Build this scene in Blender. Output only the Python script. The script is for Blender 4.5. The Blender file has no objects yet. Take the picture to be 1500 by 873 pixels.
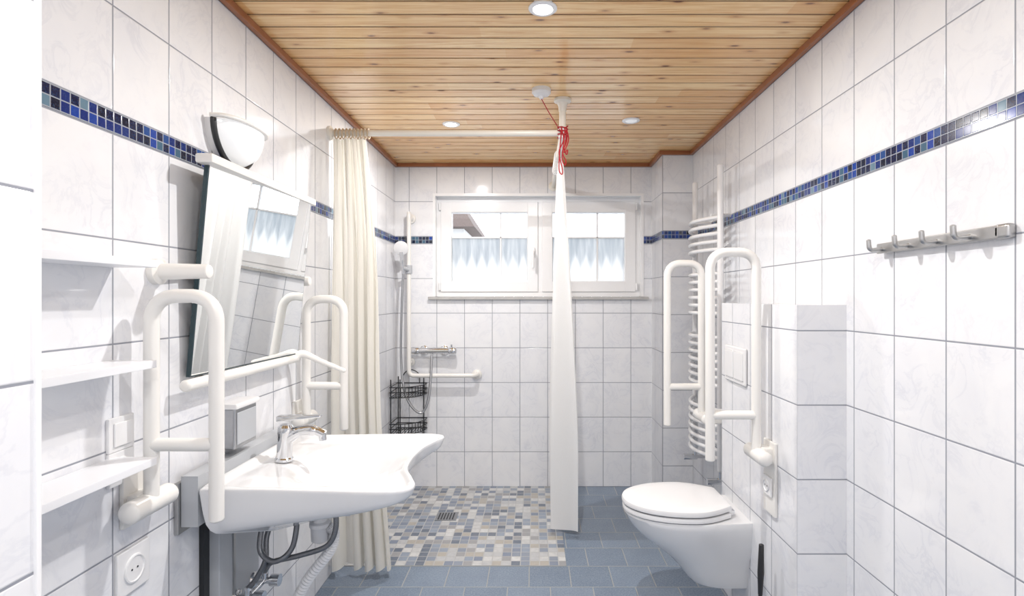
import bpy, bmesh, math, random
from mathutils import Vector, Matrix
random.seed(7)
scene = bpy.context.scene
pi = math.pi

# ------------------------------------------------------------------ nodes
class NT:
    def __init__(s, name):
        s.mat = bpy.data.materials.new(name); s.mat.use_nodes = True
        s.t = s.mat.node_tree; s.n = s.t.nodes; s.l = s.t.links
        s.bsdf = s.n['Principled BSDF']; s.out = s.n['Material Output']
    def node(s, typ, **kw):
        nd = s.n.new(typ)
        for k, v in kw.items(): setattr(nd, k, v)
        return nd
    def put(s, sock, v):
        if isinstance(v, bpy.types.NodeSocket): s.l.new(v, sock)
        else: sock.default_value = v
    def m(s, op, a, b=None, c=None):
        nd = s.node('ShaderNodeMath', operation=op)
        s.put(nd.inputs[0], a)
        if b is not None: s.put(nd.inputs[1], b)
        if c is not None: s.put(nd.inputs[2], c)
        return nd.outputs[0]
    def pos(s):
        tc = s.node('ShaderNodeTexCoord'); sp = s.node('ShaderNodeSeparateXYZ')
        s.l.new(tc.outputs['Object'], sp.inputs[0])
        return tc.outputs['Object'], sp.outputs[0], sp.outputs[1], sp.outputs[2]
    def comb(s, x, y, z):
        nd = s.node('ShaderNodeCombineXYZ')
        s.put(nd.inputs[0], x); s.put(nd.inputs[1], y); s.put(nd.inputs[2], z); return nd.outputs[0]
    def mapr(s, v, a, b, c=0.0, d=1.0, smooth=False):
        nd = s.node('ShaderNodeMapRange')
        if smooth: nd.interpolation_type = 'SMOOTHSTEP'
        s.put(nd.inputs[0], v); nd.inputs[1].default_value = a; nd.inputs[2].default_value = b
        nd.inputs[3].default_value = c; nd.inputs[4].default_value = d; return nd.outputs[0]
    def mix(s, f, a, b):
        nd = s.node('ShaderNodeMix', data_type='RGBA')
        s.put(nd.inputs[0], f)
        for sock, v in ((nd.inputs[6], a), (nd.inputs[7], b)):
            if isinstance(v, tuple): sock.default_value = (*v, 1)
            else: s.l.new(v, sock)
        return nd.outputs[2]
    def noise(s, vec, scale, detail=3, rough=.5, dist=0):
        nd = s.node('ShaderNodeTexNoise'); s.l.new(vec, nd.inputs['Vector'])
        nd.inputs['Scale'].default_value = scale; nd.inputs['Detail'].default_value = detail
        nd.inputs['Roughness'].default_value = rough; nd.inputs['Distortion'].default_value = dist
        return nd.outputs[0]
    def white(s, vec):
        nd = s.node('ShaderNodeTexWhiteNoise'); s.l.new(vec, nd.inputs['Vector'])
        return nd.outputs['Value'], nd.outputs['Color']
    def bump(s, h, dist, strength=1.0):
        nd = s.node('ShaderNodeBump'); s.l.new(h, nd.inputs['Height'])
        nd.inputs['Distance'].default_value = dist; nd.inputs['Strength'].default_value = strength
        s.l.new(nd.outputs[0], s.bsdf.inputs['Normal'])
    def ramp(s, fac, stops, const=False):
        nd = s.node('ShaderNodeValToRGB'); s.l.new(fac, nd.inputs[0])
        cr = nd.color_ramp
        if const: cr.interpolation = 'CONSTANT'
        while len(cr.elements) < len(stops): cr.elements.new(.5)
        for e, (p, c) in zip(cr.elements, stops): e.position = p; e.color = (*c, 1)
        return nd.outputs[0]

def simple(name, col, rough=.4, metal=0, var=.04, emis=0, coat=0, scale=25, emcol=None):
    t = NT(name); p, x, y, z = t.pos()
    n = t.noise(p, scale)
    c2 = tuple(max(0, c*(1-var)) for c in col)
    t.l.new(t.mix(n, col, c2), t.bsdf.inputs['Base Color'])
    t.bsdf.inputs['Roughness'].default_value = rough
    t.bsdf.inputs['Metallic'].default_value = metal
    t.bsdf.inputs['Coat Weight'].default_value = coat
    if emis:
        t.bsdf.inputs['Emission Color'].default_value = (*(emcol or col), 1)
        t.bsdf.inputs['Emission Strength'].default_value = emis
    return t.mat

TW, TH = .2, .25
def tile_mat(name, axis, off):
    t = NT(name); p, x, y, z = t.pos()
    a = x if axis == 'X' else y
    u = t.m('DIVIDE', t.m('SUBTRACT', a, off), TW)
    step = t.m('GREATER_THAN', z, 1.7775)
    v = t.m('DIVIDE', t.m('SUBTRACT', z, t.m('MULTIPLY', step, .055)), TH)
    def dist(q, s_):
        f = t.m('FRACT', q); return t.m('MULTIPLY', t.m('MINIMUM', f, t.m('SUBTRACT', 1.0, f)), s_)
    d = t.m('MINIMUM', dist(u, TW), dist(v, TH))
    mask = t.mapr(d, .0014, .0026, smooth=True)
    cell = t.comb(t.m('FLOOR', u), t.m('FLOOR', v), 3.7)
    rv, rc = t.white(cell)
    add = t.node('ShaderNodeVectorMath', operation='MULTIPLY_ADD')
    t.l.new(rc, add.inputs[0]); add.inputs[1].default_value = (9, 9, 9); t.l.new(p, add.inputs[2])
    n1 = t.noise(add.outputs[0], 7, 6, .6, 1.6)
    vein = t.mapr(t.m('ABSOLUTE', t.m('SUBTRACT', n1, .5)), 0, .05, 1, 0, smooth=True)
    n2 = t.noise(add.outputs[0], 5, 4, .55, .5)
    cloud = t.mapr(n2, .35, .75)
    c = t.mix(t.m('MULTIPLY', cloud, .6), (.855, .86, .878), (.735, .75, .805))
    c = t.mix(t.m('MULTIPLY', t.m('MULTIPLY', vein, cloud), .40), c, (.58, .60, .68))
    c = t.mix(t.m('MULTIPLY', rv, .12), c, (.73, .735, .775))
    c = t.mix(mask, (.29, .305, .35), c)
    t.l.new(c, t.bsdf.inputs['Base Color'])
    t.l.new(t.mapr(mask, 0, 1, .8, .07), t.bsdf.inputs['Roughness'])
    nb = t.noise(p, 9, 1)
    h = t.m('ADD', t.mapr(d, .001, .004, smooth=True), t.m('MULTIPLY', nb, .45))
    t.bump(h, .0010, .7)
    return t.mat

def mosaic_mat(name, axis, off, z0=1.7535, s_=.0245):
    t = NT(name); p, x, y, z = t.pos()
    a = x if axis == 'X' else y
    u = t.m('DIVIDE', t.m('SUBTRACT', a, off), s_); v = t.m('DIVIDE', t.m('SUBTRACT', z, z0), s_)
    def dist(q):
        f = t.m('FRACT', q); return t.m('MINIMUM', f, t.m('SUBTRACT', 1.0, f))
    d = t.m('MINIMUM', dist(u), dist(v)); mask = t.mapr(d, .035, .065)
    rv, rc = t.white(t.comb(t.m('FLOOR', u), t.m('FLOOR', v), 1.3))
    c = t.ramp(rv, [(0, (.002, .008, .05)), (.22, (.004, .022, .16)), (.45, (.006, .045, .30)), (.60, (.05, .12, .19)),
                    (.72, (.003, .008, .03)), (.84, (.01, .06, .24)), (.93, (.13, .22, .29))], True)
    n = t.noise(p, 260, 2)
    c = t.mix(t.mapr(n, .5, .75, 0, .25), c, (.08, .18, .34))
    c = t.mix(mask, (.36, .39, .44), c)
    t.l.new(c, t.bsdf.inputs['Base Color']); t.bsdf.inputs['Roughness'].default_value = .14
    t.bump(t.mapr(d, .04, .10), .0006, .4)
    return t.mat

def shower_mat():
    t = NT('shower_mosaic_tiles'); p, x, y, z = t.pos(); s_ = .049
    u = t.m('DIVIDE', t.m('ADD', x, 1.0), s_); v = t.m('DIVIDE', t.m('SUBTRACT', y, 2.77), s_)
    def dist(q):
        f = t.m('FRACT', q); return t.m('MINIMUM', f, t.m('SUBTRACT', 1.0, f))
    d = t.m('MINIMUM', dist(u), dist(v)); mask = t.mapr(d, .035, .06)
    rv, rc = t.white(t.comb(t.m('FLOOR', u), t.m('FLOOR', v), 5.3))
    c = t.ramp(rv, [(0, (.14, .17, .22)), (.10, (.25, .29, .36)), (.24, (.50, .51, .52)), (.36, (.33, .33, .34)),
                    (.48, (.58, .585, .58)), (.60, (.28, .33, .41)), (.71, (.44, .41, .36)), (.82, (.21, .25, .33)), (.92, (.64, .645, .64))], True)
    n = t.noise(p, 40, 4)
    c = t.mix(t.mapr(n, .4, .8, 0, .35), c, (.27, .28, .31))
    c = t.mix(mask, (.46, .465, .465), c)
    t.l.new(c, t.bsdf.inputs['Base Color']); t.bsdf.inputs['Roughness'].default_value = .35
    t.bump(t.mapr(d, .03, .1), .0012, .8)
    return t.mat

def floor_mat():
    t = NT('blue_grey_floor_tiles'); p, x, y, z = t.pos()
    v = t.m('DIVIDE', t.m('SUBTRACT', y, .17), .2); row = t.m('FLOOR', v)
    sh = t.m('MULTIPLY', t.m('MODULO', t.m('ADD', row, 40), 2.0), .5)
    u = t.m('ADD', t.m('DIVIDE', t.m('SUBTRACT', x, .177), .2), sh)
    def dist(q):
        f = t.m('FRACT', q); return t.m('MINIMUM', f, t.m('SUBTRACT', 1.0, f))
    d = t.m('MINIMUM', dist(u), dist(v)); mask = t.mapr(d, .008, .016)
    rv, rc = t.white(t.comb(t.m('FLOOR', u), row, 2.2))
    n = t.noise(p, 130, 5, .75); n2 = t.noise(p, 8, 3)
    c = t.mix(rv, (.115, .165, .24), (.175, .23, .31))
    c = t.mix(t.mapr(n, .38, .68, 0, .8), c, (.33, .385, .46))
    c = t.mix(t.mapr(n2, .4, .8, 0, .3), c, (.11, .15, .22))
    c = t.mix(mask, (.36, .37, .37), c)
    t.l.new(c, t.bsdf.inputs['Base Color']); t.bsdf.inputs['Roughness'].default_value = .3
    t.bump(t.m('ADD', t.mapr(d, .006, .02), t.m('MULTIPLY', n, .2)), .0012, .7)
    return t.mat

PLANK = .085
def wood_mat():
    t = NT('pine_planks'); p, x, y, z = t.pos()
    q = t.m('DIVIDE', y, PLANK); idx = t.m('FLOOR', q); f = t.m('FRACT', q)
    rv, rc = t.white(t.comb(idx, 2.0, 8.0))
    sx = t.m('ADD', x, t.m('MULTIPLY', rv, 37.0))
    seg = t.m('FLOOR', t.m('MULTIPLY', sx, .55)); rv2, _ = t.white(t.comb(idx, seg, 4.0))
    vec = t.comb(t.m('MULTIPLY', sx, 1.3), t.m('MULTIPLY', y, 34.0), 0.0)
    n = t.noise(vec, 1.6, 5, .6, 1.4)
    vo = t.node('ShaderNodeTexVoronoi'); vo.feature = 'F1'
    t.l.new(t.comb(t.m('MULTIPLY', sx, 6.5), t.m('MULTIPLY', y, 17.0), 0.0), vo.inputs['Vector']); vo.inputs['Scale'].default_value = 1
    kd = vo.outputs['Distance']
    kn = t.mapr(kd, .06, .15, 1, 0, smooth=True)
    c = t.mix(rv2, (.82, .47, .18), (.96, .69, .35))
    c = t.mix(t.mapr(n, .40, .64, 0, .68), c, (.64, .29, .08))
    c = t.mix(t.mapr(kd, .10, .30, .5, 0, smooth=True), c, (.54, .22, .055))
    c = t.mix(t.m('MULTIPLY', kn, .85), c, (.12, .036, .011))
    ed = t.m('MULTIPLY', t.m('MINIMUM', f, t.m('SUBTRACT', 1.0, f)), PLANK)
    c = t.mix(t.mapr(ed, .002, .006, smooth=True), (.10, .036, .011), c)
    t.l.new(c, t.bsdf.inputs['Base Color'])
    t.bsdf.inputs['Roughness'].default_value = .26
    t.bsdf.inputs['Coat Weight'].default_value = .4; t.bsdf.inputs['Coat Roughness'].default_value = .1
    t.bump(n, .0008, .5)
    return t.mat

def curtain_mat(name, col):
    t = NT(name); p, x, y, z = t.pos()
    n = t.noise(p, 220, 2)
    c = t.mix(n, col, tuple(k*.95 for k in col))
    t.l.new(c, t.bsdf.inputs['Base Color']); t.bsdf.inputs['Roughness'].default_value = .7
    tr = t.node('ShaderNodeBsdfTranslucent'); t.l.new(c, tr.inputs[0])
    mx = t.node('ShaderNodeMixShader'); mx.inputs[0].default_value = .35
    t.l.new(t.bsdf.outputs[0], mx.inputs[1]); t.l.new(tr.outputs[0], mx.inputs[2]); t.l.new(mx.outputs[0], t.out.inputs[0])
    t.bump(n, .0004, .5)
    return t.mat

def glass_mat(name, frosted):
    t = NT(name); p, x, y, z = t.pos()
    tr = t.node('ShaderNodeBsdfTransparent'); tr.inputs[0].default_value = (.97, .985, 1, 1)
    gl = t.node('ShaderNodeBsdfGlossy'); gl.inputs['Roughness'].default_value = .02
    fr = t.node('ShaderNodeFresnel'); fr.inputs[0].default_value = 1.3
    body = tr.outputs[0]
    if frosted:
        tl = t.node('ShaderNodeBsdfTranslucent')
        n = t.noise(t.comb(t.m('MULTIPLY', x, 30.0), 0.0, t.m('MULTIPLY', z, 3.0)), 1, 3, .6)
        tri = t.m('PINGPONG', t.m('MULTIPLY', x, 13.0), .5)
        zz = t.m('ADD', z, t.m('MULTIPLY', tri, .18))
        edge = t.mapr(zz, 1.63, 1.72, 0, 1, smooth=True)
        col = t.mix(t.m('MULTIPLY', t.m('ADD', .15, t.m('MULTIPLY', edge, .75)), t.mapr(n, .3, .7, .35, 1)), (.97, .97, .97), (.55, .59, .63))
        t.l.new(col, tl.inputs[0])
        ms = t.node('ShaderNodeMixShader'); ms.inputs[0].default_value = .93
        t.l.new(tr.outputs[0], ms.inputs[1]); t.l.new(tl.outputs[0], ms.inputs[2]); body = ms.outputs[0]
    mx = t.node('ShaderNodeMixShader'); t.l.new(fr.outputs[0], mx.inputs[0])
    t.l.new(body, mx.inputs[1]); t.l.new(gl.outputs[0], mx.inputs[2]); t.l.new(mx.outputs[0], t.out.inputs[0])
    return t.mat

M = {}
M['porcelain'] = simple('white_porcelain', (.76, .765, .78), .08, var=.01, coat=.3)
M['plastic'] = simple('white_plastic', (.81, .81, .82), .3, var=.02)
M['rail'] = simple('cream_nylon', (.82, .78, .70), .3, var=.02)
M['railwhite'] = simple('white_nylon', (.83, .815, .785), .28, var=.02)
M['chrome'] = simple('chrome', (.72, .73, .75), .08, 1, var=.03)
M['steel'] = simple('brushed_steel', (.45, .46, .48), .3, 1, var=.15, scale=80)
M['hose'] = simple('braided_hose', (.26, .27, .29), .35, .8, var=.5, scale=400)
M['alu'] = simple('anodised_aluminium', (.50, .50, .50), .35, 1, var=.1)
M['black'] = simple('black_wire', (.015, .017, .02), .35, var=.1)
M['dark'] = simple('dark_edge', (.015, .04, .05), .3)
M['grey'] = simple('light_grey_plastic', (.47, .49, .52), .35, var=.04)
M['pvc'] = simple('white_pvc', (.90, .905, .92), .22, var=.02)
M['mirror'] = simple('silvered_glass', (.93, .95, .95), .005, 1, var=.0)
M['red'] = simple('red_cord', (.45, .01, .02), .7, var=.3)
M['fillglass'] = simple('added_fill_glass', (.9, .9, .9), .12, emis=1.3, emcol=(1, .98, .95))  # glowing glass for the added fill lamp behind the camera
M['sconce'] = simple('sconce_opal_glass', (.60, .62, .65), .1, emis=.45, emcol=(1, .98, .95), coat=.5)
M['led'] = simple('led_lit', (1, 1, 1), .2, emis=14, emcol=(1, .96, .9))
M['ledoff'] = simple('led_dim', (.5, .52, .55), .15, emis=.4, emcol=(1, 1, 1))
M['trimwood'] = simple('red_brown_wood_trim', (.42, .15, .06), .35, var=.35, scale=14)
M['marble'] = simple('marble_sill', (.55, .54, .53), .2, var=.3, scale=30)
M['shelf'] = simple('white_shelf_board', (.84, .85, .88), .3, var=.01)
M['plaster'] = simple('white_plaster', (.83, .83, .84), .6)
M['fence'] = simple('painted_fence', (.75, .77, .79), .7, var=.2, scale=6)
M['ground'] = simple('gravel', (.6, .6, .58), .9, var=.3, scale=40)
M['roof'] = simple('brown_roof', (.14, .10, .09), .7, var=.3)
M['brush'] = simple('black_plastic', (.02, .02, .022), .35)
M['glass'] = glass_mat('window_glass', False); M['frost'] = glass_mat('frosted_window_glass', True)
M['ring'] = simple('brass_tan_rings', (.55, .42, .28), .4)
M['curt1'] = curtain_mat('cream_curtain_fabric', (.96, .94, .885))
M['curt2'] = curtain_mat('white_curtain_fabric', (.95, .95, .945))
M['wood'] = wood_mat(); M['floor'] = floor_mat(); M['shower'] = shower_mat()
M['tL'] = tile_mat('tiles_left', 'Y', .097); M['tR'] = tile_mat('tiles_right', 'Y', .191)
M['tB'] = tile_mat('tiles_back', 'X', -.1); M['tC'] = tile_mat('tiles_column', 'X', .852)
M['tCs'] = tile_mat('tiles_column_side', 'Y', .02)
M['tBoxS'] = tile_mat('tiles_box_side', 'Y', .034); M['tBoxF'] = tile_mat('tiles_box_front', 'X', .87)
M['mL'] = mosaic_mat('mosaic_left', 'Y', 0); M['mR'] = mosaic_mat('mosaic_right', 'Y', .01); M['mB'] = mosaic_mat('mosaic_back', 'X', .003)

# ------------------------------------------------------------------ geometry builder
def fillet(pts, r, n=7):
    pts = [Vector(p) for p in pts]; out = [pts[0]]
    for i in range(1, len(pts)-1):
        a, b, c = pts[i-1], pts[i], pts[i+1]
        d1 = (a-b); d2 = (c-b); rr = min(r, d1.length*.49, d2.length*.49)
        p1 = b+d1.normalized()*rr; p2 = b+d2.normalized()*rr
        for k in range(n+1):
            s = k/n; out.append(p1*(1-s)**2 + b*2*s*(1-s)*0.85 + (p1+p2)*.5*2*s*(1-s)*.15 + p2*s**2)
    out.append(pts[-1]); return out
def catmull(pts, n=8, closed=False):
    pts = [Vector(p) for p in pts]; N = len(pts); out = []
    rng = range(N if closed else N-1)
    for i in rng:
        g = (lambda k: pts[k % N]) if closed else (lambda k: pts[max(0, min(N-1, k))])
        p0, p1, p2, p3 = g(i-1), g(i), g(i+1), g(i+2)
        for k in range(n):
            s = k/n
            out.append(.5*((2*p1)+(-p0+p2)*s+(2*p0-5*p1+4*p2-p3)*s*s+(-p0+3*p1-3*p2+p3)*s**3))
    if not closed: out.append(pts[-1])
    return out

class B:
    def __init__(s): s.bm = bmesh.new(); s.mats = []; s.bev = False
    def mi(s, mat):
        m = M[mat]
        if m not in s.mats: s.mats.append(m)
        return s.mats.index(m)
    def face(s, vs, i):
        try: f = s.bm.faces.new(vs); f.material_index = i; return f
        except ValueError: return None
    def hexa(s, p, mat, bevel=0, seg=2):
        i = s.mi(mat); v = [s.bm.verts.new(q) for q in p]
        fs = [s.face([v[k] for k in f], i) for f in ((0,3,2,1),(4,5,6,7),(0,1,5,4),(1,2,6,5),(2,3,7,6),(3,0,4,7))]
        if bevel:
            s.bev = True
            es = list({e for f in fs for e in f.edges})
            r = bmesh.ops.bevel(s.bm, geom=es, offset=bevel, segments=seg, profile=.5, affect='EDGES')
            for f in r['faces']: f.material_index = i
    def box(s, x0, x1, y0, y1, z0, z1, mat, bevel=0, seg=2):
        s.hexa([(x0,y0,z0),(x1,y0,z0),(x1,y1,z0),(x0,y1,z0),(x0,y0,z1),(x1,y0,z1),(x1,y1,z1),(x0,y1,z1)], mat, bevel, seg)
    def loft(s, rings, mat, closed=True, cap0=True, cap1=True):
        i = s.mi(mat); R = [[s.bm.verts.new(p) for p in r] for r in rings]
        for a, b in zip(R, R[1:]):
            n = len(a)
            for k in range(n if closed else n-1):
                s.face([a[k], a[(k+1) % n], b[(k+1) % n], b[k]], i)
        if cap0: s.face(list(reversed(R[0])), i)
        if cap1: s.face(R[-1], i)
        return R
    def tube(s, pts, r, mat, seg=14, closed=False, caps=True, round_end=False):
        pts = [Vector(p) for p in pts]; n = len(pts)
        rad = r if isinstance(r, (list, tuple)) else [r]*n
        if round_end and not closed:
            d0 = (pts[0]-pts[1]).normalized(); d1 = (pts[-1]-pts[-2]).normalized(); rr = rad[0]; re = rad[-1]
            pre = [pts[0]+d0*rr*.5*math.sin(a) for a in (1.4, .9, .45)]; prer = [rr*math.cos(a) for a in (1.4, .9, .45)]
            post = [pts[-1]+d1*re*.5*math.sin(a) for a in (.45, .9, 1.4)]; postr = [re*math.cos(a) for a in (.45, .9, 1.4)]
            pts = pre+pts+post; rad = prer+list(rad)+postr; n = len(pts)
        def tan(k):
            if closed: return (pts[(k+1) % n]-pts[k-1]).normalized()
            a = pts[max(0, k-1)]; b = pts[min(n-1, k+1)]; return (b-a).normalized()
        t0 = tan(0); up = Vector((0,0,1)) if abs(t0.z) < .9 else Vector((1,0,0))
        nrm = t0.cross(up).normalized(); rings = []
        for k in range(n):
            t = tan(k); nrm = (nrm - t*nrm.dot(t)).normalized(); bn = t.cross(nrm)
            rings.append([pts[k]+(nrm*math.cos(2*pi*j/seg)+bn*math.sin(2*pi*j/seg))*rad[k] for j in range(seg)])
        if closed: rings.append(rings[0]); s.loft(rings, mat, True, False, False)
        else: s.loft(rings, mat, True, caps, caps)
    def lathe(s, c, axis, prof, mat, seg=32):
        ax = Vector(axis).normalized(); up = Vector((0,0,1)) if abs(ax.z) < .9 else Vector((1,0,0))
        a = ax.cross(up).normalized(); b = ax.cross(a); c = Vector(c)
        s.loft([[c+ax*h+(a*math.cos(2*pi*j/seg)+b*math.sin(2*pi*j/seg))*max(r, 1e-4) for j in range(seg)] for h, r in prof], mat)
    def done(s, name, ang=38, smooth=True):
        bmesh.ops.remove_doubles(s.bm, verts=s.bm.verts, dist=1e-6)
        bmesh.ops.recalc_face_normals(s.bm, faces=s.bm.faces)
        me = bpy.data.meshes.new(name); s.bm.to_mesh(me); s.bm.free()
        for m in s.mats: me.materials.append(m)
        if smooth:
            for p in me.polygons: p.use_smooth = True
            me.set_sharp_from_angle(angle=math.radians(ang))
        ob = bpy.data.objects.new(name, me); scene.collection.objects.link(ob)
        if smooth and s.bev:
            md = ob.modifiers.new('weighted_normals', 'WEIGHTED_NORMAL'); md.keep_sharp = True; md.weight = 100
        return ob

LX, RX, BY, CZ, FY = -1.0, 1.05, 3.94, 2.33, -1.0
# ------------------------------------------------------------------ room shell
b = B(); b.box(LX-.15, LX, FY-.1, BY+.2, 0, CZ+.1, 'tL'); b.done('wall_left', smooth=False)
b = B(); b.box(RX, RX+.15, FY-.1, BY+.2, 0, CZ+.1, 'tR'); b.done('wall_right', smooth=False)
b = B()
wx0, wx1, wz0, wz1 = -.714, .778, 1.365, 2.10
b.box(LX, wx0, BY, BY+.2, 0, CZ+.1, 'tB'); b.box(wx1, RX, BY, BY+.2, 0, CZ+.1, 'tB')
b.box(wx0, wx1, BY, BY+.2, 0, wz0, 'tB'); b.box(wx0, wx1, BY, BY+.2, wz1, CZ+.1, 'tB')
b.done('wall_back', smooth=False)
b = B(); b.box(LX, -.46, FY-.1, FY, 0, CZ+.1, 'tB'); b.box(.51, RX, FY-.1, FY, 0, CZ+.1, 'tB'); b.box(-.46, .51, FY-.1, FY, 2.06, CZ+.1, 'tB'); b.done('wall_front', smooth=False)
b = B(); b.box(LX, -.655, FY, .72, 0, CZ, 'tR'); b.done('wall_partition', smooth=False)
b = B(); b.box(.849, RX, 3.61, BY, 0, CZ, 'tC')
i = b.mi('tCs')
for f in b.bm.faces:
    if f.calc_center_median().x < .85: f.material_index = i
b.done('wall_column', smooth=False)
b = B(); b.box(.885, RX, 1.834, 2.57, 0, 1.337, 'tBoxS')
i = b.mi('tBoxF')
for f in b.bm.faces:
    n = f.calc_center_median()
    if abs(n.y-1.834) < 1e-4 or abs(n.y-2.57) < 1e-4: f.material_index = i
b.done('wall_toilet_box', smooth=False)
b = B(); b.box(LX-.15, RX+.15, FY-.1, BY+.2, -.1, 0, 'floor'); b.done('floor', smooth=False)
b = B(); b.box(LX, .165, 2.77, BY, 0, .003, 'shower'); b.done('floor_shower', smooth=False)
b = B(); prof = []; k = int(FY/PLANK)-2
while k*PLANK < BY+.2:
    y = k*PLANK; prof += [(y, CZ+.006), (y+.005, CZ), (y+PLANK-.005, CZ)]; k += 1
i = b.mi('wood')
ra = [b.bm.verts.new((LX-.1, y, z)) for y, z in prof]; rb = [b.bm.verts.new((RX+.1, y, z)) for y, z in prof]
for j in range(len(prof)-1): b.face([ra[j], ra[j+1], rb[j+1], rb[j]], i)
b.box(LX-.1, RX+.1, FY-.1, BY+.2, CZ+.02, CZ+.1, 'wood')
b.done('ceiling', smooth=False)
tz0 = CZ-.026
b = B(); b.box(LX, LX+.022, .72, BY, tz0, CZ, 'trimwood', .004); b.done('trim_1')
b = B(); b.box(RX-.022, RX, FY, 3.61, tz0, CZ, 'trimwood', .004); b.done('trim_2')
b = B(); b.box(LX+.022, .827, BY-.022, BY, tz0, CZ, 'trimwood', .004); b.done('trim_3')
b = B(); b.box(.827, RX-.022, 3.588, 3.61, tz0, CZ, 'trimwood', .004); b.box(.827, .849, 3.61, BY, tz0, CZ, 'trimwood', .004); b.done('trim_4')
b = B(); b.box(-.66, -.651, .715, .7235, 0, CZ, 'pvc', .002); b.done('trim_5')
ma, mb = 1.7525, 1.8035
b = B(); b.box(LX, LX+.002, .72, BY, ma, mb, 'mL'); b.done('trim_6', smooth=False)
b = B(); b.box(RX-.002, RX, FY, 3.61, ma, mb, 'mR'); b.done('trim_7', smooth=False)
b = B(); b.box(LX+.002, wx0-.012, BY-.002, BY, ma, mb, 'mB'); b.box(wx1+.012, .847, BY-.002, BY, ma, mb, 'mB'); b.done('trim_8', smooth=False)
b = B(); b.box(.847, RX-.002, 3.608, 3.61, ma, mb, 'mB'); b.box(.847, .849, 3.61, BY-.002, ma, mb, 'mR'); b.done('trim_9', smooth=False)
b = B(); b.box(-.455, -.39, FY-.09, FY-.005, 0, 2.055, 'plastic', .004); b.box(.44, .505, FY-.09, FY-.005, 0, 2.055, 'plastic', .004)
b.box(-.39, .44, FY-.09, FY-.005, 1.985, 2.055, 'plastic', .004); b.box(-.386, .436, FY-.06, FY-.02, .01, 1.98, 'shelf', .004)
b.tube(fillet([(.36, FY-.02, 1.05), (.36, FY+.04, 1.05), (.24, FY+.04, 1.05)], .02), .009, 'steel'); b.done('door_1')

# ------------------------------------------------------------------ window
b = B(); fy0, fy1 = BY+.07, BY+.14
def frame(x0, x1, z0, z1, w, y0, y1, bev=.006):
    b.box(x0, x0+w, y0, y1, z0, z1, 'pvc', bev); b.box(x1-w, x1, y0, y1, z0, z1, 'pvc', bev)
    b.box(x0+w-.004, x1-w+.004, y0, y1, z0, z0+w, 'pvc', bev); b.box(x0+w-.004, x1-w+.004, y0, y1, z1-w, z1, 'pvc', bev)
frame(wx0, wx1, wz0+.005, wz1, .042, fy0, fy1, .003)
mc = .045
b.box(mc-.03, mc+.03, fy0, fy1, wz0+.04, wz1-.04, 'pvc', .005)
for (x0, x1) in ((wx0+.032, mc-.014), (mc+.014, wx1-.032)):
    frame(x0, x1, wz0+.04, wz1-.035, .078, fy0-.012, fy1-.01)
    w = .078
    frame(x0+w-.012, x1-w+.012, wz0+.04+w-.012, wz1-.035-w+.012, .014, fy0-.006, fy1-.02, .003)
    gx0, gx1 = x0+w-.01, x1-w+.01; gz0, gz1 = wz0+.03+w, wz1-.025-w
    b.box(gx0, gx1, fy0+.03, fy0+.034, 1.807, gz1, 'glass')
    b.box(gx0, gx1, fy0+.03, fy0+.034, gz0, 1.807, 'frost')
    xm = gx0+(gx1-gx0)*.64 if x0 < 0 else gx0+(gx1-gx0)*.62
    b.box(xm-.006, xm+.006, fy0+.022, fy0+.044, gz0, gz1, 'pvc', .002)
    b.box(gx0, gx1, fy0+.022, fy0+.044, 1.80, 1.812, 'pvc', .002)
    for hz in (gz0-.03, gz1+.03):
        hx = x0-.006 if x0 < 0 else x1+.006
        b.tube([(hx, fy0-.014, hz-.025), (hx, fy0-.014, hz+.025)], .008, 'pvc', 10)
b.box(mc-.062, mc-.038, fy0-.03, fy0-.01, 1.66, 1.73, 'pvc', .004)
b.tube(fillet([(mc-.05, fy0-.028, 1.695), (mc-.05, fy0-.06, 1.695), (mc-.05, fy0-.06, 1.58)], .015), .009, 'pvc', 10, round_end=True)
b.done('window_1')
b = B(); b.box(wx0-.045, wx1+.045, BY-.03, BY+.07, wz0-.016, wz0+.004, 'marble', .003); b.done('window_sill')
b = B()
b.box(wx0-.014, wx0+.004, BY-.004, BY+.07, wz0+.006, wz1+.014, 'pvc')
b.box(wx1-.004, wx1+.014, BY-.004, BY+.07, wz0+.006, wz1+.014, 'pvc')
b.box(wx0+.004, wx1-.004, BY-.004, BY+.07, wz1-.004, wz1+.014, 'pvc'); b.done('trim_10', smooth=False)
# outside
b = B(); b.box(-8, 8, BY+.2, 16, -.1, 0, 'ground'); b.done('ground')
b = B()
for k in range(60):
    x = -3+k*.1; h = 1.90+.04*math.sin(k*1.7)
    b.hexa([(x,5.6,0),(x+.09,5.6,0),(x+.09,5.63,0),(x,5.63,0),(x,5.6,h),(x+.09,5.6,h-.06*(k%2)),(x+.09,5.63,h-.06*(k%2)),(x,5.63,h)], 'fence', .003)
b.box(-3, 3, 5.63, 5.67, .5, .6, 'fence'); b.box(-3, 3, 5.63, 5.67, 1.6, 1.7, 'fence')
b.done('garden_fence')
b = B(); b.box(-4.7, -1.15, 9, 13, 0, 2.55, 'plaster')
b.hexa([(-4.9,8.7,2.5),(-.95,8.7,2.5),(-.95,13.3,2.5),(-4.9,13.3,2.5),(-4.9,10.9,4.0),(-1.9,10.9,4.0),(-1.9,11.1,4.0),(-4.9,11.1,4.0)], 'roof'); b.done('neighbour_house')

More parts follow.
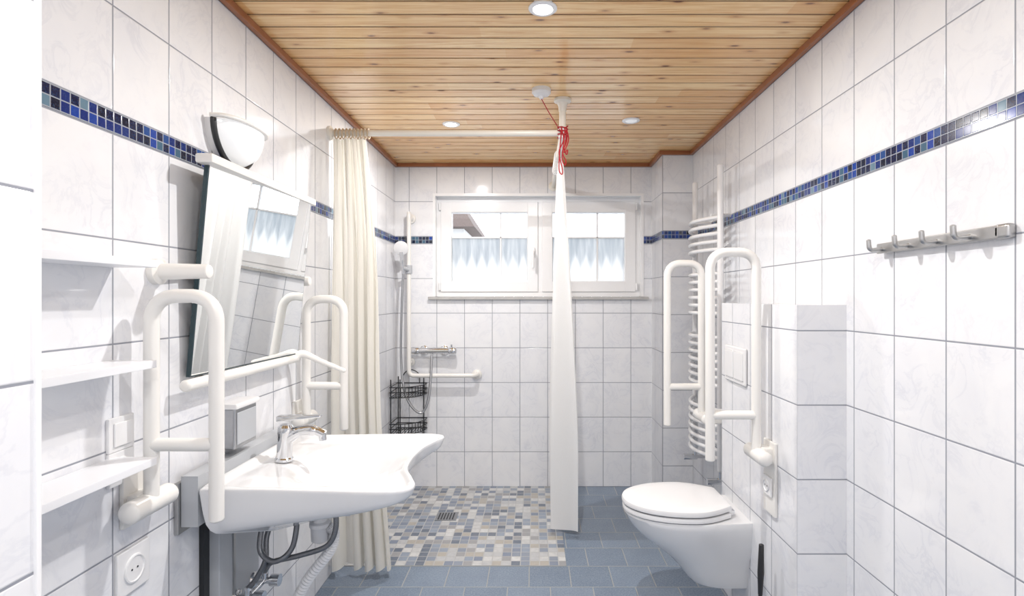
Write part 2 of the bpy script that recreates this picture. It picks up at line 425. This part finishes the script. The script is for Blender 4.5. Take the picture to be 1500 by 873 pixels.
# ------------------------------------------------------------------ lights
def downlight(x, y, watts, size=.05):
    b = B()
    b.lathe((x, y, CZ), (0,0,-1), [(-.004,.048),(.004,.048),(.007,.044),(.007,.034),(.002,.030)], 'pvc')
    b.lathe((x, y, CZ-.002), (0,0,-1), [(0,.030),(.0035,.029),(.005,.015)], 'led' if watts else 'ledoff')
    o1 = b.done('ceiling_downlight')
    if watts:
        l = bpy.data.lights.new('downlight_lamp', 'AREA'); l.shape = 'DISK'; l.size = size; l.energy = watts; l.color = (1, .975, .95)
        o = bpy.data.objects.new('lamp', l); o.location = (x, y, CZ-.012); scene.collection.objects.link(o); o.parent = o1
downlight(.03, 1.826, 21); downlight(-.46, 3.04, 16); downlight(.53, 2.98, 0)
downlight(-.1, .45, 7); downlight(.4, .45, 5.5)  # two extra downlights out of view, added to brighten the near room
b = B(); b.lathe((.15, -.45, CZ), (0,0,-1), [(0,.19),(.02,.19),(.05,.17),(.075,.11),(.085,.0)], 'fillglass'); o1 = b.done('added_fill_lamp')  # unseen fixture behind the camera, added as fill light for the room
l = bpy.data.lights.new('added_fill_light', 'AREA'); l.shape = 'DISK'; l.size = .38; l.energy = 16; l.color = (.98, .985, 1)
o = bpy.data.objects.new('lamp', l); o.location = (.15, -.45, CZ-.1); scene.collection.objects.link(o); o.parent = o1

# wall sconce (half-moon)
b = B(); cy, cz, R = 1.785, 1.93, .122
rings = []
for kr in range(9):
    rr = 1-kr/8
    rings.append([(LX+.028+.068*math.sqrt(max(0, 1-rr**2.2)), cy-R*rr*math.cos(pi*j/32), cz-.02-R*rr*math.sin(pi*j/32)) for j in range(33)])
b.loft(rings, 'sconce', False, False, False)
i = b.mi('sconce')
top = [b.bm.verts.new(r[0]) for r in rings] + [b.bm.verts.new(r[-1]) for r in reversed(rings[:-1])]
b.face(top, i)
rim = [(LX+.026, cy-(R+.004)*math.cos(pi*j/32), cz-.02-(R+.004)*math.sin(pi*j/32)) for j in range(33)]
b.tube(rim, .009, 'black', 10)
bp = [(cy-(R+.006)*math.cos(pi*j/24), cz-.02-(R+.006)*math.sin(pi*j/24)) for j in range(25)]
b.loft([[(LX, y, z) for y, z in bp], [(LX+.02, y, z) for y, z in bp]], 'plastic')
tp = [(LX+.02+.078*math.sin(pi*j/16)**.7, cy-(R+.01)*math.cos(pi*j/16), cz-.015) for j in range(17)]
b.tube(tp, .007, 'railwhite', 10)
b.done('wall_lamp', 50)

# pull switch with red cord
b = B()
b.lathe((.035, 2.536, CZ), (0,0,-1), [(0,.044),(.018,.044),(.028,.036),(.032,.018),(.036,.012),(.046,.009)], 'plastic')
b.tube(catmull([(.035,2.536,CZ-.044),(.07,2.57,2.235),(.12,2.625,2.175),(.13,2.642,2.16)], 6), .0022, 'red', 6)
for k, (dx, zb) in enumerate([(-.004, 1.955), (.012, 2.00), (.020, 2.05)]):
    x0 = .135+dx; y0 = 2.635
    b.tube(catmull([(x0,y0,2.185),(x0+.012,y0-.012,2.12),(x0-.010,y0-.014,2.06),(x0+.007,y0-.01,zb+.02),(x0+.002,y0-.008,zb),(x0-.010,y0-.005,zb+.03),(x0-.004,y0-.012,2.10),(x0+.004,y0,2.18)], 6), .003, 'red', 6)
b.tube([(.14+.026*math.cos(a*.9), 2.667+.026*math.sin(a*.9), 2.20-a*.0024) for a in range(0, 26)], .0032, 'red', 6)
b.done('pull_cord_switch')

# ------------------------------------------------------------------ shower curtain rail
RZ, RY, PX = 2.165, 2.667, .14
b = B()
b.tube(fillet([(LX, RY, RZ), (PX, RY, RZ), (PX, BY, RZ)], .03), .0155, 'rail')
b.lathe((LX, RY, RZ), (1,0,0), [(0,.034),(.012,.034),(.018,.022),(.022,.018)], 'rail')
b.lathe((PX, BY, RZ), (0,-1,0), [(0,.034),(.012,.034),(.018,.022),(.022,.018)], 'rail')
b.tube([(PX, RY, RZ-.01), (PX, RY, CZ)], .0165, 'rail')
b.lathe((PX, RY, CZ), (0,0,-1), [(0,.042),(.012,.042),(.018,.028),(.035,.021),(.06,.018)], 'rail')
b.lathe((PX, RY, RZ-.03), (0,0,1), [(0,.014),(.004,.021),(.055,.021),(.06,.016)], 'railwhite')
b.done('shower_curtain_rail')

def curtain(name, mat, n_folds, fn, rings, rail_axis):
    b = B(); i = b.mi(mat); NU, NV = n_folds*20, 54; g = []
    for v in range(NV+1):
        g.append([b.bm.verts.new(fn(u/NU, v/NV)) for u in range(NU+1)])
    for v in range(NV):
        for u in range(NU): b.face([g[v][u], g[v][u+1], g[v+1][u+1], g[v+1][u]], i)
    for c in rings:
        pts = []
        for j in range(20):
            a = 2*pi*j/20; q = (c[0], c[1]+.022*math.cos(a), c[2]+.024*math.sin(a)-.004) if rail_axis == 'x' else (c[0]+.022*math.cos(a), c[1], c[2]+.024*math.sin(a)-.004)
            pts.append(q)
        b.tube(pts, .0035, 'ring' if rail_axis == 'x' else 'plastic', 8, closed=True)
    return b.done(name, 80)
def fl(u, v):
    xr = -.815 + .115*v**.9 + .010*math.sin(7*v)
    xl = -.980
    w = u + .045*math.sin(2*pi*u+1.1) + .02*math.sin(5*u+2.2*v) + .02*math.sin(11*u+1)
    ph = 2*pi*4.6*w
    fine = (1-v)**3
    x = xl+(xr-xl)*u + .012*math.sin(ph*2+v*2)*min(1, v*3) + .002*math.sin(60*u)
    amp = .012+.036*min(1, v*1.8)*(.7+.3*math.sin(8*u+2))
    y = RY + amp*(math.sin(ph)+.18*math.sin(3*ph+v)) + .010*fine*math.sin(2*pi*11*u) - .005
    z = 2.135-(2.135-.05)*v + .012*math.sin(ph+1)*v
    return (x, y, z)
curtain('shower_curtain', 'curt1', 6, fl, [(-.965+.0175*k, RY, RZ) for k in range(10)], 'x')
def fr(u, v):
    y = 3.04+.40*u + .02*math.sin(7*u+2*v)
    w = u+.05*math.sin(4*u+1.6*v)+.03*math.sin(2*pi*u*1.5)
    ph = 2*pi*4.3*w
    amp = .014+.062*min(1, v*1.3)**.8
    x = PX+.012+.026*v + amp*(math.sin(ph)+.15*math.sin(2.6*ph))*(.75+.25*math.sin(6*u+1)) + .012*math.sin(3*v+u*3)*v
    z = 2.125-(2.125-.05)*v + .01*math.sin(6*u)*v
    return (x, y, z)
curtain('shower_curtain', 'curt2', 6, fr, [(PX, 3.06+.042*k, RZ) for k in range(10)], 'y')

# ------------------------------------------------------------------ shower fittings
b = B(); gy = BY-.07
b.tube(fillet([(-.885, BY, 1.93), (-.885, gy, 1.93), (-.885, gy, .81), (-.41, gy, .81), (-.41, BY, .81)], .035), .0155, 'railwhite')
for p in ((-.885, 1.93), (-.41, .81)):
    b.lathe((p[0], BY, p[1]), (0,-1,0), [(0,.035),(.014,.035),(.02,.022),(.03,.018)], 'railwhite')
b.tube([(-.885, gy, 1.86), (-.885, gy, 1.965)], .0155, 'railwhite', round_end=True)
b.tube([(-.885, BY, .90), (-.885, gy, .90)], .0155, 'railwhite'); b.lathe((-.885, BY, .90), (0,-1,0), [(0,.03),(.014,.03),(.02,.018)], 'railwhite')
b.done('shower_grab_rail')
b = B(); ey = gy-.045
b.lathe((-.885, gy, 1.53), (0,0,1), [(0,.018),(.003,.024),(.06,.024),(.063,.018)], 'grey')
b.tube([(-.885, gy-.02, 1.56), (-.915, gy-.055, 1.57)], .014, 'grey')
b.tube(catmull([(-.915,gy-.045,1.53),(-.918,gy-.06,1.60),(-.922,gy-.075,1.68)],6), [.011]*7+[.013]*6, 'chrome')
b.lathe((-.924, gy-.062, 1.715), (.15,-.9,-.35), [(0,.02),(.012,.044),(.022,.050),(.03,.050),(.032,.046)], 'plastic')
b.tube(catmull([(-.915,gy-.045,1.53),(-.925,ey,1.3),(-.93,ey,.95),(-.90,ey-.03,.72),(-.84,ey-.04,.60),(-.775,ey-.03,.565),(-.735,ey-.01,.66),(-.725,gy-.01,.85),(-.725,gy+.015,.955)],10), .0085, 'steel', 10)
b.done('hand_shower')
b = B(); my = BY-.055
b.tube([(-.84,my,.985),(-.575,my,.985)], .021, 'chrome', 20)
b.tube([(-.862,my,.985),(-.82,my,.985)], .026, 'chrome', 20, round_end=True); b.tube([(-.60,my,.985),(-.56,my,.985)], .026, 'chrome', 20, round_end=True)
for x in (-.79, -.645):
    b.tube([(x,BY,.985),(x,my,.985)], .014, 'chrome'); b.lathe((x,BY,.985),(0,-1,0),[(0,.034),(.006,.033),(.014,.02)],'chrome')
b.tube([(-.725,my,.985),(-.725,my,.955)], .010, 'chrome')
b.tube([(-.585,my,1.0),(-.585,my-.004,1.03)], .006, 'chrome', 10)
b.done('shower_mixer_tap')
b = B(); bx, by_ = LX+.02, BY-.02
def bas(z, h):
    for zz in (z, z+h*.5, z+h):
        arc = [(bx+.215*max(0, math.cos(a))**.8, by_-.205*math.sin(a)**.8, zz) for a in [pi/2*k/14 for k in range(15)]]
        b.tube([(bx, by_, zz)]+arc, .0036, 'black', 8, closed=True)
    for k in range(1, 12):
        t = k/12; L = .205*(1-t**1.6)**.62
        b.tube([(bx+.215*t, by_, z), (bx+.215*t, by_-L, z)], .0026, 'black', 6)
        a = pi/2*k/12
        q = (bx+.215*math.cos(a)**.8, by_-.205*math.sin(a)**.8)
        b.tube([(q[0], q[1], z), (q[0], q[1], z+h)], .0026, 'black', 6)
bas(.43, .07); bas(.68, .07)
for q in ((bx+.01, by_-.01), (bx+.19, by_-.0), (bx, by_-.18), (bx+.06, by_-.165)):
    b.tube([(q[0], q[1], .37), (q[0], q[1], .80)], .004, 'black', 8)
for q in ((bx+.10, .40), (bx+.18, .40)):
    b.tube(fillet([(q[0], by_, .43), (q[0], by_, .37), (q[0], by_-.03, .36), (q[0], by_-.03, .385)], .01), .0028, 'black', 6)
b.tube(catmull([(bx+.04,by_,.80),(bx+.06,by_,.83),(bx+.10,by_,.845),(bx+.14,by_,.83),(bx+.16,by_,.80),(bx+.16,by_,.75)],6), .0035, 'black', 8)
b.done('shower_basket')
b = B(); b.box(-.605,-.475,3.325,3.455,.003,.0065,'steel',.001)
for k in range(6): b.box(-.59+k*.0175,-.582+k*.0175,3.34,3.44,.0065,.0075,'black')
b.done('floor_drain')

# ------------------------------------------------------------------ grab rails (fold up)
def fold_rail(name, side, y, wallx, inner, outer, ztop, zbot, zhinge, zcross, plate):
    b = B(); r = .0175
    b.tube(fillet([(outer, y, zbot), (outer, y, ztop), (inner, y, ztop), (inner, y, zhinge)], .06, 9), r, 'railwhite', 18, round_end=True)
    b.tube([(inner, y, zcross), (outer, y, zcross)], r*.95, 'railwhite', 16)
    b.tube([(inner+.004*side, y-.068, zhinge), (inner+.004*side, y+.068, zhinge)], .027, 'railwhite', 22, round_end=True)
    b.box(min(wallx, inner+side*.01), max(wallx, inner+side*.01), y-.035, y+.035, zhinge-.03, zhinge+.03, 'railwhite', .006)
    pw, p0, p1 = plate
    b.box(min(wallx, wallx-side*.012), max(wallx, wallx-side*.012), y-pw, y+pw, p0, p1, 'railwhite', .004)
    b.done(name)
fold_rail('grab_rail', -1, 1.36, LX, -.952, -.79, 1.365, .81, .85, .995, (.045, .80, .93))
fold_rail('grab_rail', -1, 2.30, LX, -.958, -.80, 1.355, .81, .85, .99, (.045, .80, .93))
fold_rail('grab_rail', 1, 2.03, .885, .827, .655, 1.53, .76, .78, .925, (.05, .56, .83))
fold_rail('grab_rail', 1, 2.68, RX, .823, .655, 1.53, .74, .78, .925, (.05, .70, .86))
def socket(name, wx, s, y0, z0, w=.082, h=.082, rnd=True):
    b = B(); x0, x1 = (wx, wx+s*.009)
    b.box(min(x0,x1), max(x0,x1), y0-w/2, y0+w/2, z0-h/2, z0+h/2, 'plastic', .003)
    if rnd:
        r = w*.28
        b.lathe((x1, y0, z0), (s,0,0), [(-.001,r*1.15),(.003,r*1.12),(.004,r*1.0),(.0015,r*.92),(.001,r*.3)], 'plastic')
        for d in (-.0095, .0095): b.lathe((x1+s*.0012, y0+d, z0), (s,0,0), [(0,.0025),(.0008,.0025)], 'black', 10)
    else:
        a = sorted((x1, x1+s*.005)); b.box(a[0], a[1], y0-.028, y0+.028, z0-.028, z0+.028, 'plastic', .002)
    b.done(name)
socket('wall_socket', .873, -1, 2.03, .665, .07, .07)
socket('light_switch', LX, 1, 1.315, 1.035, rnd=False)
socket('wall_socket', LX, 1, 1.315, .953)
socket('wall_socket', LX, 1, 1.355, .69, .11, .11)

# ------------------------------------------------------------------ towel radiator
b = B(); ya, yb, xp = 2.845, 3.29, .972
for y in (ya, yb): b.tube([(xp, y, .46), (xp, y, 2.05)], .0165, 'plastic', 16, round_end=True)
z = .52; groups = [7, 7, 6, 5]
for gk, g in enumerate(groups):
    for k in range(g):
        b.tube([(xp-.004-.080*math.sin(pi*j/16), ya+(yb-ya)*j/16, z) for j in range(17)], .0105, 'plastic', 10)
        z += .042
    z += .085
for y in (ya+.06, yb-.06):
    for zz in (.70, 1.80): b.tube([(RX-.001, y, zz), (xp-.03, y, zz)], .009, 'plastic', 10)
for y in (ya, yb):
    b.tube([(xp, y, .46), (xp, y, .40)], .012, 'chrome'); b.tube([(xp, y, .405), (RX-.001, y, .405)], .010, 'chrome')
    b.tube([(xp+.01, y, .405), (xp-.07, y, .405)], .017, 'chrome', 16)
b.done('towel_radiator')

# ------------------------------------------------------------------ toilet
def D(xf, xb, w, z, wb=None, yc=2.37, na=34, ns=6, sc=1.0):
    wb = wb or w; xm = xf+min(w*.72, (xb-xf)*.8); pts = []
    for k in range(ns): s = k/ns; pts.append((xb+(xm-xb)*s, -(wb+(w-wb)*math.sin(s*pi/2))/2))
    for k in range(na+1):
        a = -pi/2-pi*k/na; c, s_ = math.cos(a), math.sin(a)
        pts.append((xm+(xm-xf)*(-abs(c)**.92), w/2*math.copysign(abs(s_)**.95, s_)))
    for k in range(ns-1, -1, -1): s = k/ns; pts.append((xb+(xm-xb)*s, (wb+(w-wb)*math.sin(s*pi/2))/2))
    cx = (xf+xb)/2
    return [(cx+(x-cx)*sc, yc+y*sc, z) for x, y in pts]
b = B(); xb = .885
sec = [(.148,.70,.17),(.152,.672,.20),(.17,.655,.215),(.21,.625,.23),(.26,.575,.255),(.31,.51,.285),(.35,.458,.315),(.39,.42,.345),(.42,.402,.358),(.44,.392,.362),(.448,.396,.356)]
b.loft([D(xf, xb, w, z, wb=min(w, .26+(w-.2)*.4)) for z, xf, w in sec], 'porcelain')
def slab(zs, xf, xb_, w, wb, mat):
    b.loft([D(xf, xb_, w, z, wb, sc=s) for z, s in zs], mat)
slab([(.451,.965),(.454,.99),(.466,.995),(.472,.98)], .385, .815, .37, .24, 'plastic')
slab([(.477,.965),(.480,.995),(.491,1.0),(.499,.985),(.504,.93),(.507,.75),(.508,.3)], .383, .82, .372, .22, 'plastic')
for dy in (-.07, .07): b.tube([(.825, 2.37+dy-.025, .468), (.825, 2.37+dy+.025, .468)], .013, 'chrome', 12)
b.done('toilet', 40)
b = B(); b.box(.872, .885, 2.26, 2.50, .99, 1.15, 'plastic', .008, 3); b.box(.866, .874, 2.275, 2.375, 1.01, 1.13, 'plastic', .006); b.box(.866, .874, 2.385, 2.485, 1.01, 1.13, 'plastic', .006)
b.done('flush_plate')
b = B(); X, Y = .825, 1.99
b.lathe((X,Y,0),(0,0,1),[(0,.048),(.01,.05),(.14,.045),(.15,.045),(.15,.038),(.11,.036)],'brush')
b.tube([(X,Y,.08),(X,Y,.30)], .007,'brush'); b.tube([(X,Y,.28),(X+.002,Y,.36),(X+.004,Y,.46)], [.008,.012,.009],'brush',14, round_end=True)
b.lathe((X,Y,.03),(0,0,1),[(0,.02),(.02,.034),(.06,.034),(.08,.02)],'brush')
b.done('toilet_brush')

# ------------------------------------------------------------------ coat hooks
b = B()
b.box(RX-.022, RX-.014, 1.21, 1.64, 1.492, 1.522, 'alu', .003)
b.box(RX-.022, RX, 1.185, 1.225, 1.490, 1.524, 'alu', .008, 3); b.box(RX-.016, RX, 1.61, 1.63, 1.50, 1.515, 'alu')
for y in (1.29, 1.395, 1.50, 1.615):
    b.tube(fillet([(RX-.02, y, 1.505), (RX-.058, y, 1.500), (RX-.060, y, 1.530)], .012), .0065, 'alu', 12, round_end=True)
b.done('coat_hook_rail')

# ------------------------------------------------------------------ shelves
b = B()
for z in (.965, 1.195, 1.432): b.box(LX, -.895, .73, 1.297, z, z+.018, 'shelf', .0015)
b.done('wall_shelf')

# mirror
b = B(); y0, y1 = 1.55, 2.205; na, fa = -.010, .014
def mq(o, t, e):
    return [(-.978+o+na,y0+e,1.135+e),(-.978+o+t+na,y0+e,1.135+e),(-.978+o+t+fa,y1-e,1.135+e),(-.978+o+fa,y1-e,1.135+e),
            (-.925+o+na,y0+e,1.742-e),(-.925+o+t+na,y0+e,1.742-e),(-.925+o+t+fa,y1-e,1.742-e),(-.925+o+fa,y1-e,1.742-e)]
b.hexa(mq(0, .012, 0), 'dark'); b.hexa(mq(.0121, .001, .004), 'mirror')
b.box(-.945, -.895, 1.52, 2.25, 1.738, 1.765, 'railwhite', .006)
b.tube([(-.957,1.50,1.118),(-.957,2.21,1.118)], .0165, 'railwhite', round_end=True)
b.tube([(LX,2.12,1.118),(-.957,2.12,1.118)], .014, 'railwhite'); b.tube([(LX,1.62,1.118),(-.957,1.62,1.118)], .014, 'railwhite')
b.tube(catmull([(-.957,2.19,1.12),(-.93,2.20,1.135),(-.86,2.205,1.105),(-.765,2.21,1.065)],6), [.016]*7+[.015,.014,.013,.012,.012,.011,.011,.010,.010,.009,.009,.008], 'railwhite', 12, round_end=True)
for y in (1.44, 2.28):
    b.lathe((LX, y, 1.43), (1,0,0), [(0,.034),(.016,.034),(.022,.022),(.14 if y < 2 else .06,.019),(.145 if y < 2 else .065,.017),(.148 if y < 2 else .068,.008)], 'railwhite', 24)
    b.tube([(LX+.03, y, 1.43), (LX+.03, 1.552 if y < 2 else 2.203, 1.44)], .008, 'railwhite')
b.done('tilting_mirror')

# ------------------------------------------------------------------ washbasin
ctl = [(-.935,1.535),(-.90,1.522),(-.75,1.518),(-.58,1.507),(-.44,1.500),(-.368,1.512),(-.340,1.555),(-.360,1.62),(-.395,1.71),(-.405,1.825),(-.395,1.94),(-.368,2.03),(-.345,2.085),(-.36,2.13),(-.43,2.148),(-.58,2.142),(-.75,2.132),(-.90,2.128),(-.935,2.115),(-.938,1.95),(-.938,1.825),(-.938,1.70)]
ol = [Vector((p.x, p.y)) for p in catmull([(x, y, 0) for x, y in ctl], 8, True)]
cc = Vector((-.62, 1.825)); ZR = .828
def ss(a, b_, x): t = max(0, min(1, (x-a)/(b_-a))); return t*t*(3-2*t)
def ztop(p, s):
    r = math.hypot((p.x+.605)/.20, (p.y-1.825)/.24)
    z = ZR-.016
    if r < 1: z -= .13*(.5+.5*math.cos(pi*min(1, r**1.45)))
    z += .016*ss(.86, .96, s)
    if p.x < -.80: z += .004*ss(-.80, -.86, p.x)
    return z
rings = []
def under_z(x):
    t = max(0, (x+.935)/.6); return min(ZR-.035, .688+.080*t+.02*t**5)
cut = [(.30,-.040,0),(.55,-.035,0),(.75,-.014,0),(.87,-.002,0),(.91,0,.03),(.94,0,.12),(.965,0,.28),(.98,0,.50),(.99,0,.72),(.997,0,.90),(1.0,0,.97)]
for s, dz, k in cut:
    rg = []
    for q in ol:
        p = cc+(q-cc)*s; zb = under_z(q.x)
        rg.append((p.x, p.y, zb+dz+(ZR-.008-zb)*k))
    rings.append(rg)
for s, dz in ((1.0,-.006),(.998,-.0025),(.994,-.0006),(.988,0)):
    rings.append([((cc+(q-cc)*s).x, (cc+(q-cc)*s).y, ZR+dz) for q in ol])
for s in [.975,.96,.945,.93,.915,.90,.88,.86,.84,.81,.78,.74,.70,.66,.62,.57,.52,.47,.42,.37,.32,.27,.22,.17,.12,.07,.03]:
    rings.append([((cc+(q-cc)*s).x, (cc+(q-cc)*s).y, ztop(cc+(q-cc)*s, s)) for q in ol])
b = B()
b.loft(rings, 'porcelain')
b.lathe((-.605,1.825,ZR-.148),(0,0,1),[(0,.024),(.004,.024),(.006,.018)],'chrome')
b.box(-.985, -.938, 1.525, 2.13, .72, .862, 'grey')
b.done('washbasin', 60)
b = B()
b.box(LX, -.986, 1.515, 2.14, .70, .845, 'alu', .003)
b.box(LX, -.955, 1.66, 1.90, .14, .70, 'grey', .005); b.box(LX, -.985, 1.63, 1.66, .14, .70, 'black', .002); b.box(-.955, -.950, 1.73, 1.74, .14, .68, 'alu')
b.done('washbasin_lift_frame')
b = B(); tx, ty = -.835, 1.825
b.lathe((tx,ty,ZR-.010),(.06,0,1),[(0,.029),(.008,.029),(.012,.025),(.06,.024),(.095,.027),(.112,.026),(.12,.018)],'chrome')
b.tube(catmull([(tx+.005,ty,.885),(tx+.05,ty,.915),(tx+.10,ty,.918),(tx+.135,ty,.905)],6), [.021]*6+[.018]*7+[.0145]*6, 'chrome', 18)
b.tube([(tx+.128,ty,.905),(tx+.130,ty,.885)], .012,'chrome')
b.hexa([(tx-.02,ty-.017,.948),(tx+.125,ty-.011,.962),(tx+.125,ty+.011,.962),(tx-.02,ty+.017,.948),(tx-.02,ty-.017,.968),(tx+.125,ty-.009,.971),(tx+.125,ty+.009,.971),(tx-.02,ty+.017,.968)],'chrome',.004)
b.tube([(tx-.03,ty+.03,ZR-.01),(tx-.03,ty+.03,.88)], .003,'chrome'); b.lathe((tx-.03,ty+.03,.88),(0,0,1),[(0,.004),(.006,.007),(.012,.004)],'chrome')
b.done('basin_tap')
b = B()
b.lathe((-.70,1.79,.56),(0,0,1),[(0,.014),(.008,.028),(.05,.030),(.055,.034),(.066,.034),(.07,.022),(.12,.020)],'plastic')
b.tube(catmull([(-.70,1.79,.645),(-.67,1.80,.655),(-.61,1.82,.650)],4), .016,'plastic')
path = catmull([(-.675,1.79,.61),(-.655,1.79,.59),(-.67,1.79,.53),(-.74,1.80,.44),(-.80,1.81,.34),(-.87,1.82,.25),(LX,1.82,.21)],20)
b.tube(path, [.0155+.0028*(k % 2) for k in range(len(path))], 'plastic', 14)
b.done('basin_drain_trap')
b = B()
b.tube(catmull([(-.86,1.76,.67),(-.868,1.74,.62),(-.86,1.72,.56),(-.81,1.71,.535),(-.765,1.73,.57),(-.755,1.75,.67)],8), .0085,'hose',10)
b.tube(catmull([(-.845,1.80,.67),(-.865,1.77,.59),(-.86,1.75,.52),(-.89,1.75,.46),(-.915,1.75,.43)],8), .0085,'hose',10)
b.tube(catmull([(-.64,1.76,.69),(-.635,1.75,.62),(-.66,1.74,.57),(-.74,1.73,.545),(-.83,1.74,.52),(-.88,1.80,.47),(-.915,1.86,.43)],8), .0085,'hose',10)
for y in (1.75, 1.86):
    b.tube([(-.954,y,.40),(-.89,y,.40)], .012,'chrome',12); b.tube([(-.915,y,.40),(-.915,y,.435)], .011,'chrome',12)
    b.tube([(-.895,y,.40),(-.865,y,.40)], .020,'chrome',12)
    b.lathe((-.954,y,.40),(1,0,0),[(0,.028),(.006,.026),(.01,.014)],'chrome')
b.tube([(-.915,1.73,.40),(-.915,1.88,.40)], .008,'chrome',12)
b.done('angle_valves_and_hoses')
b = B()
b.box(LX, -.93, 1.70, 1.835, .885, 1.015, 'steel', .008, 3); b.box(LX, -.922, 1.695, 1.84, 1.012, 1.03, 'plastic', .005); b.box(-.931, -.927, 1.71, 1.825, .90, 1.0, 'grey', .002)
b.done('soap_dispenser')

# ------------------------------------------------------------------ world, camera
w = bpy.data.worlds.new('World'); scene.world = w; w.use_nodes = True
wn = w.node_tree.nodes; bg = wn['Background']
bg.inputs[0].default_value = (.96, .98, 1, 1); bg.inputs[1].default_value = 3.0
cam = bpy.data.cameras.new('camera'); co = bpy.data.objects.new('camera', cam); scene.collection.objects.link(co)
co.location = (0, 0, 1.36); co.rotation_euler = (pi/2, 0, 0)
cam.sensor_width = 36; cam.lens = 19.2; cam.shift_x = -32/1500; cam.clip_start = .02
scene.camera = co
scene.view_settings.view_transform = 'Standard'
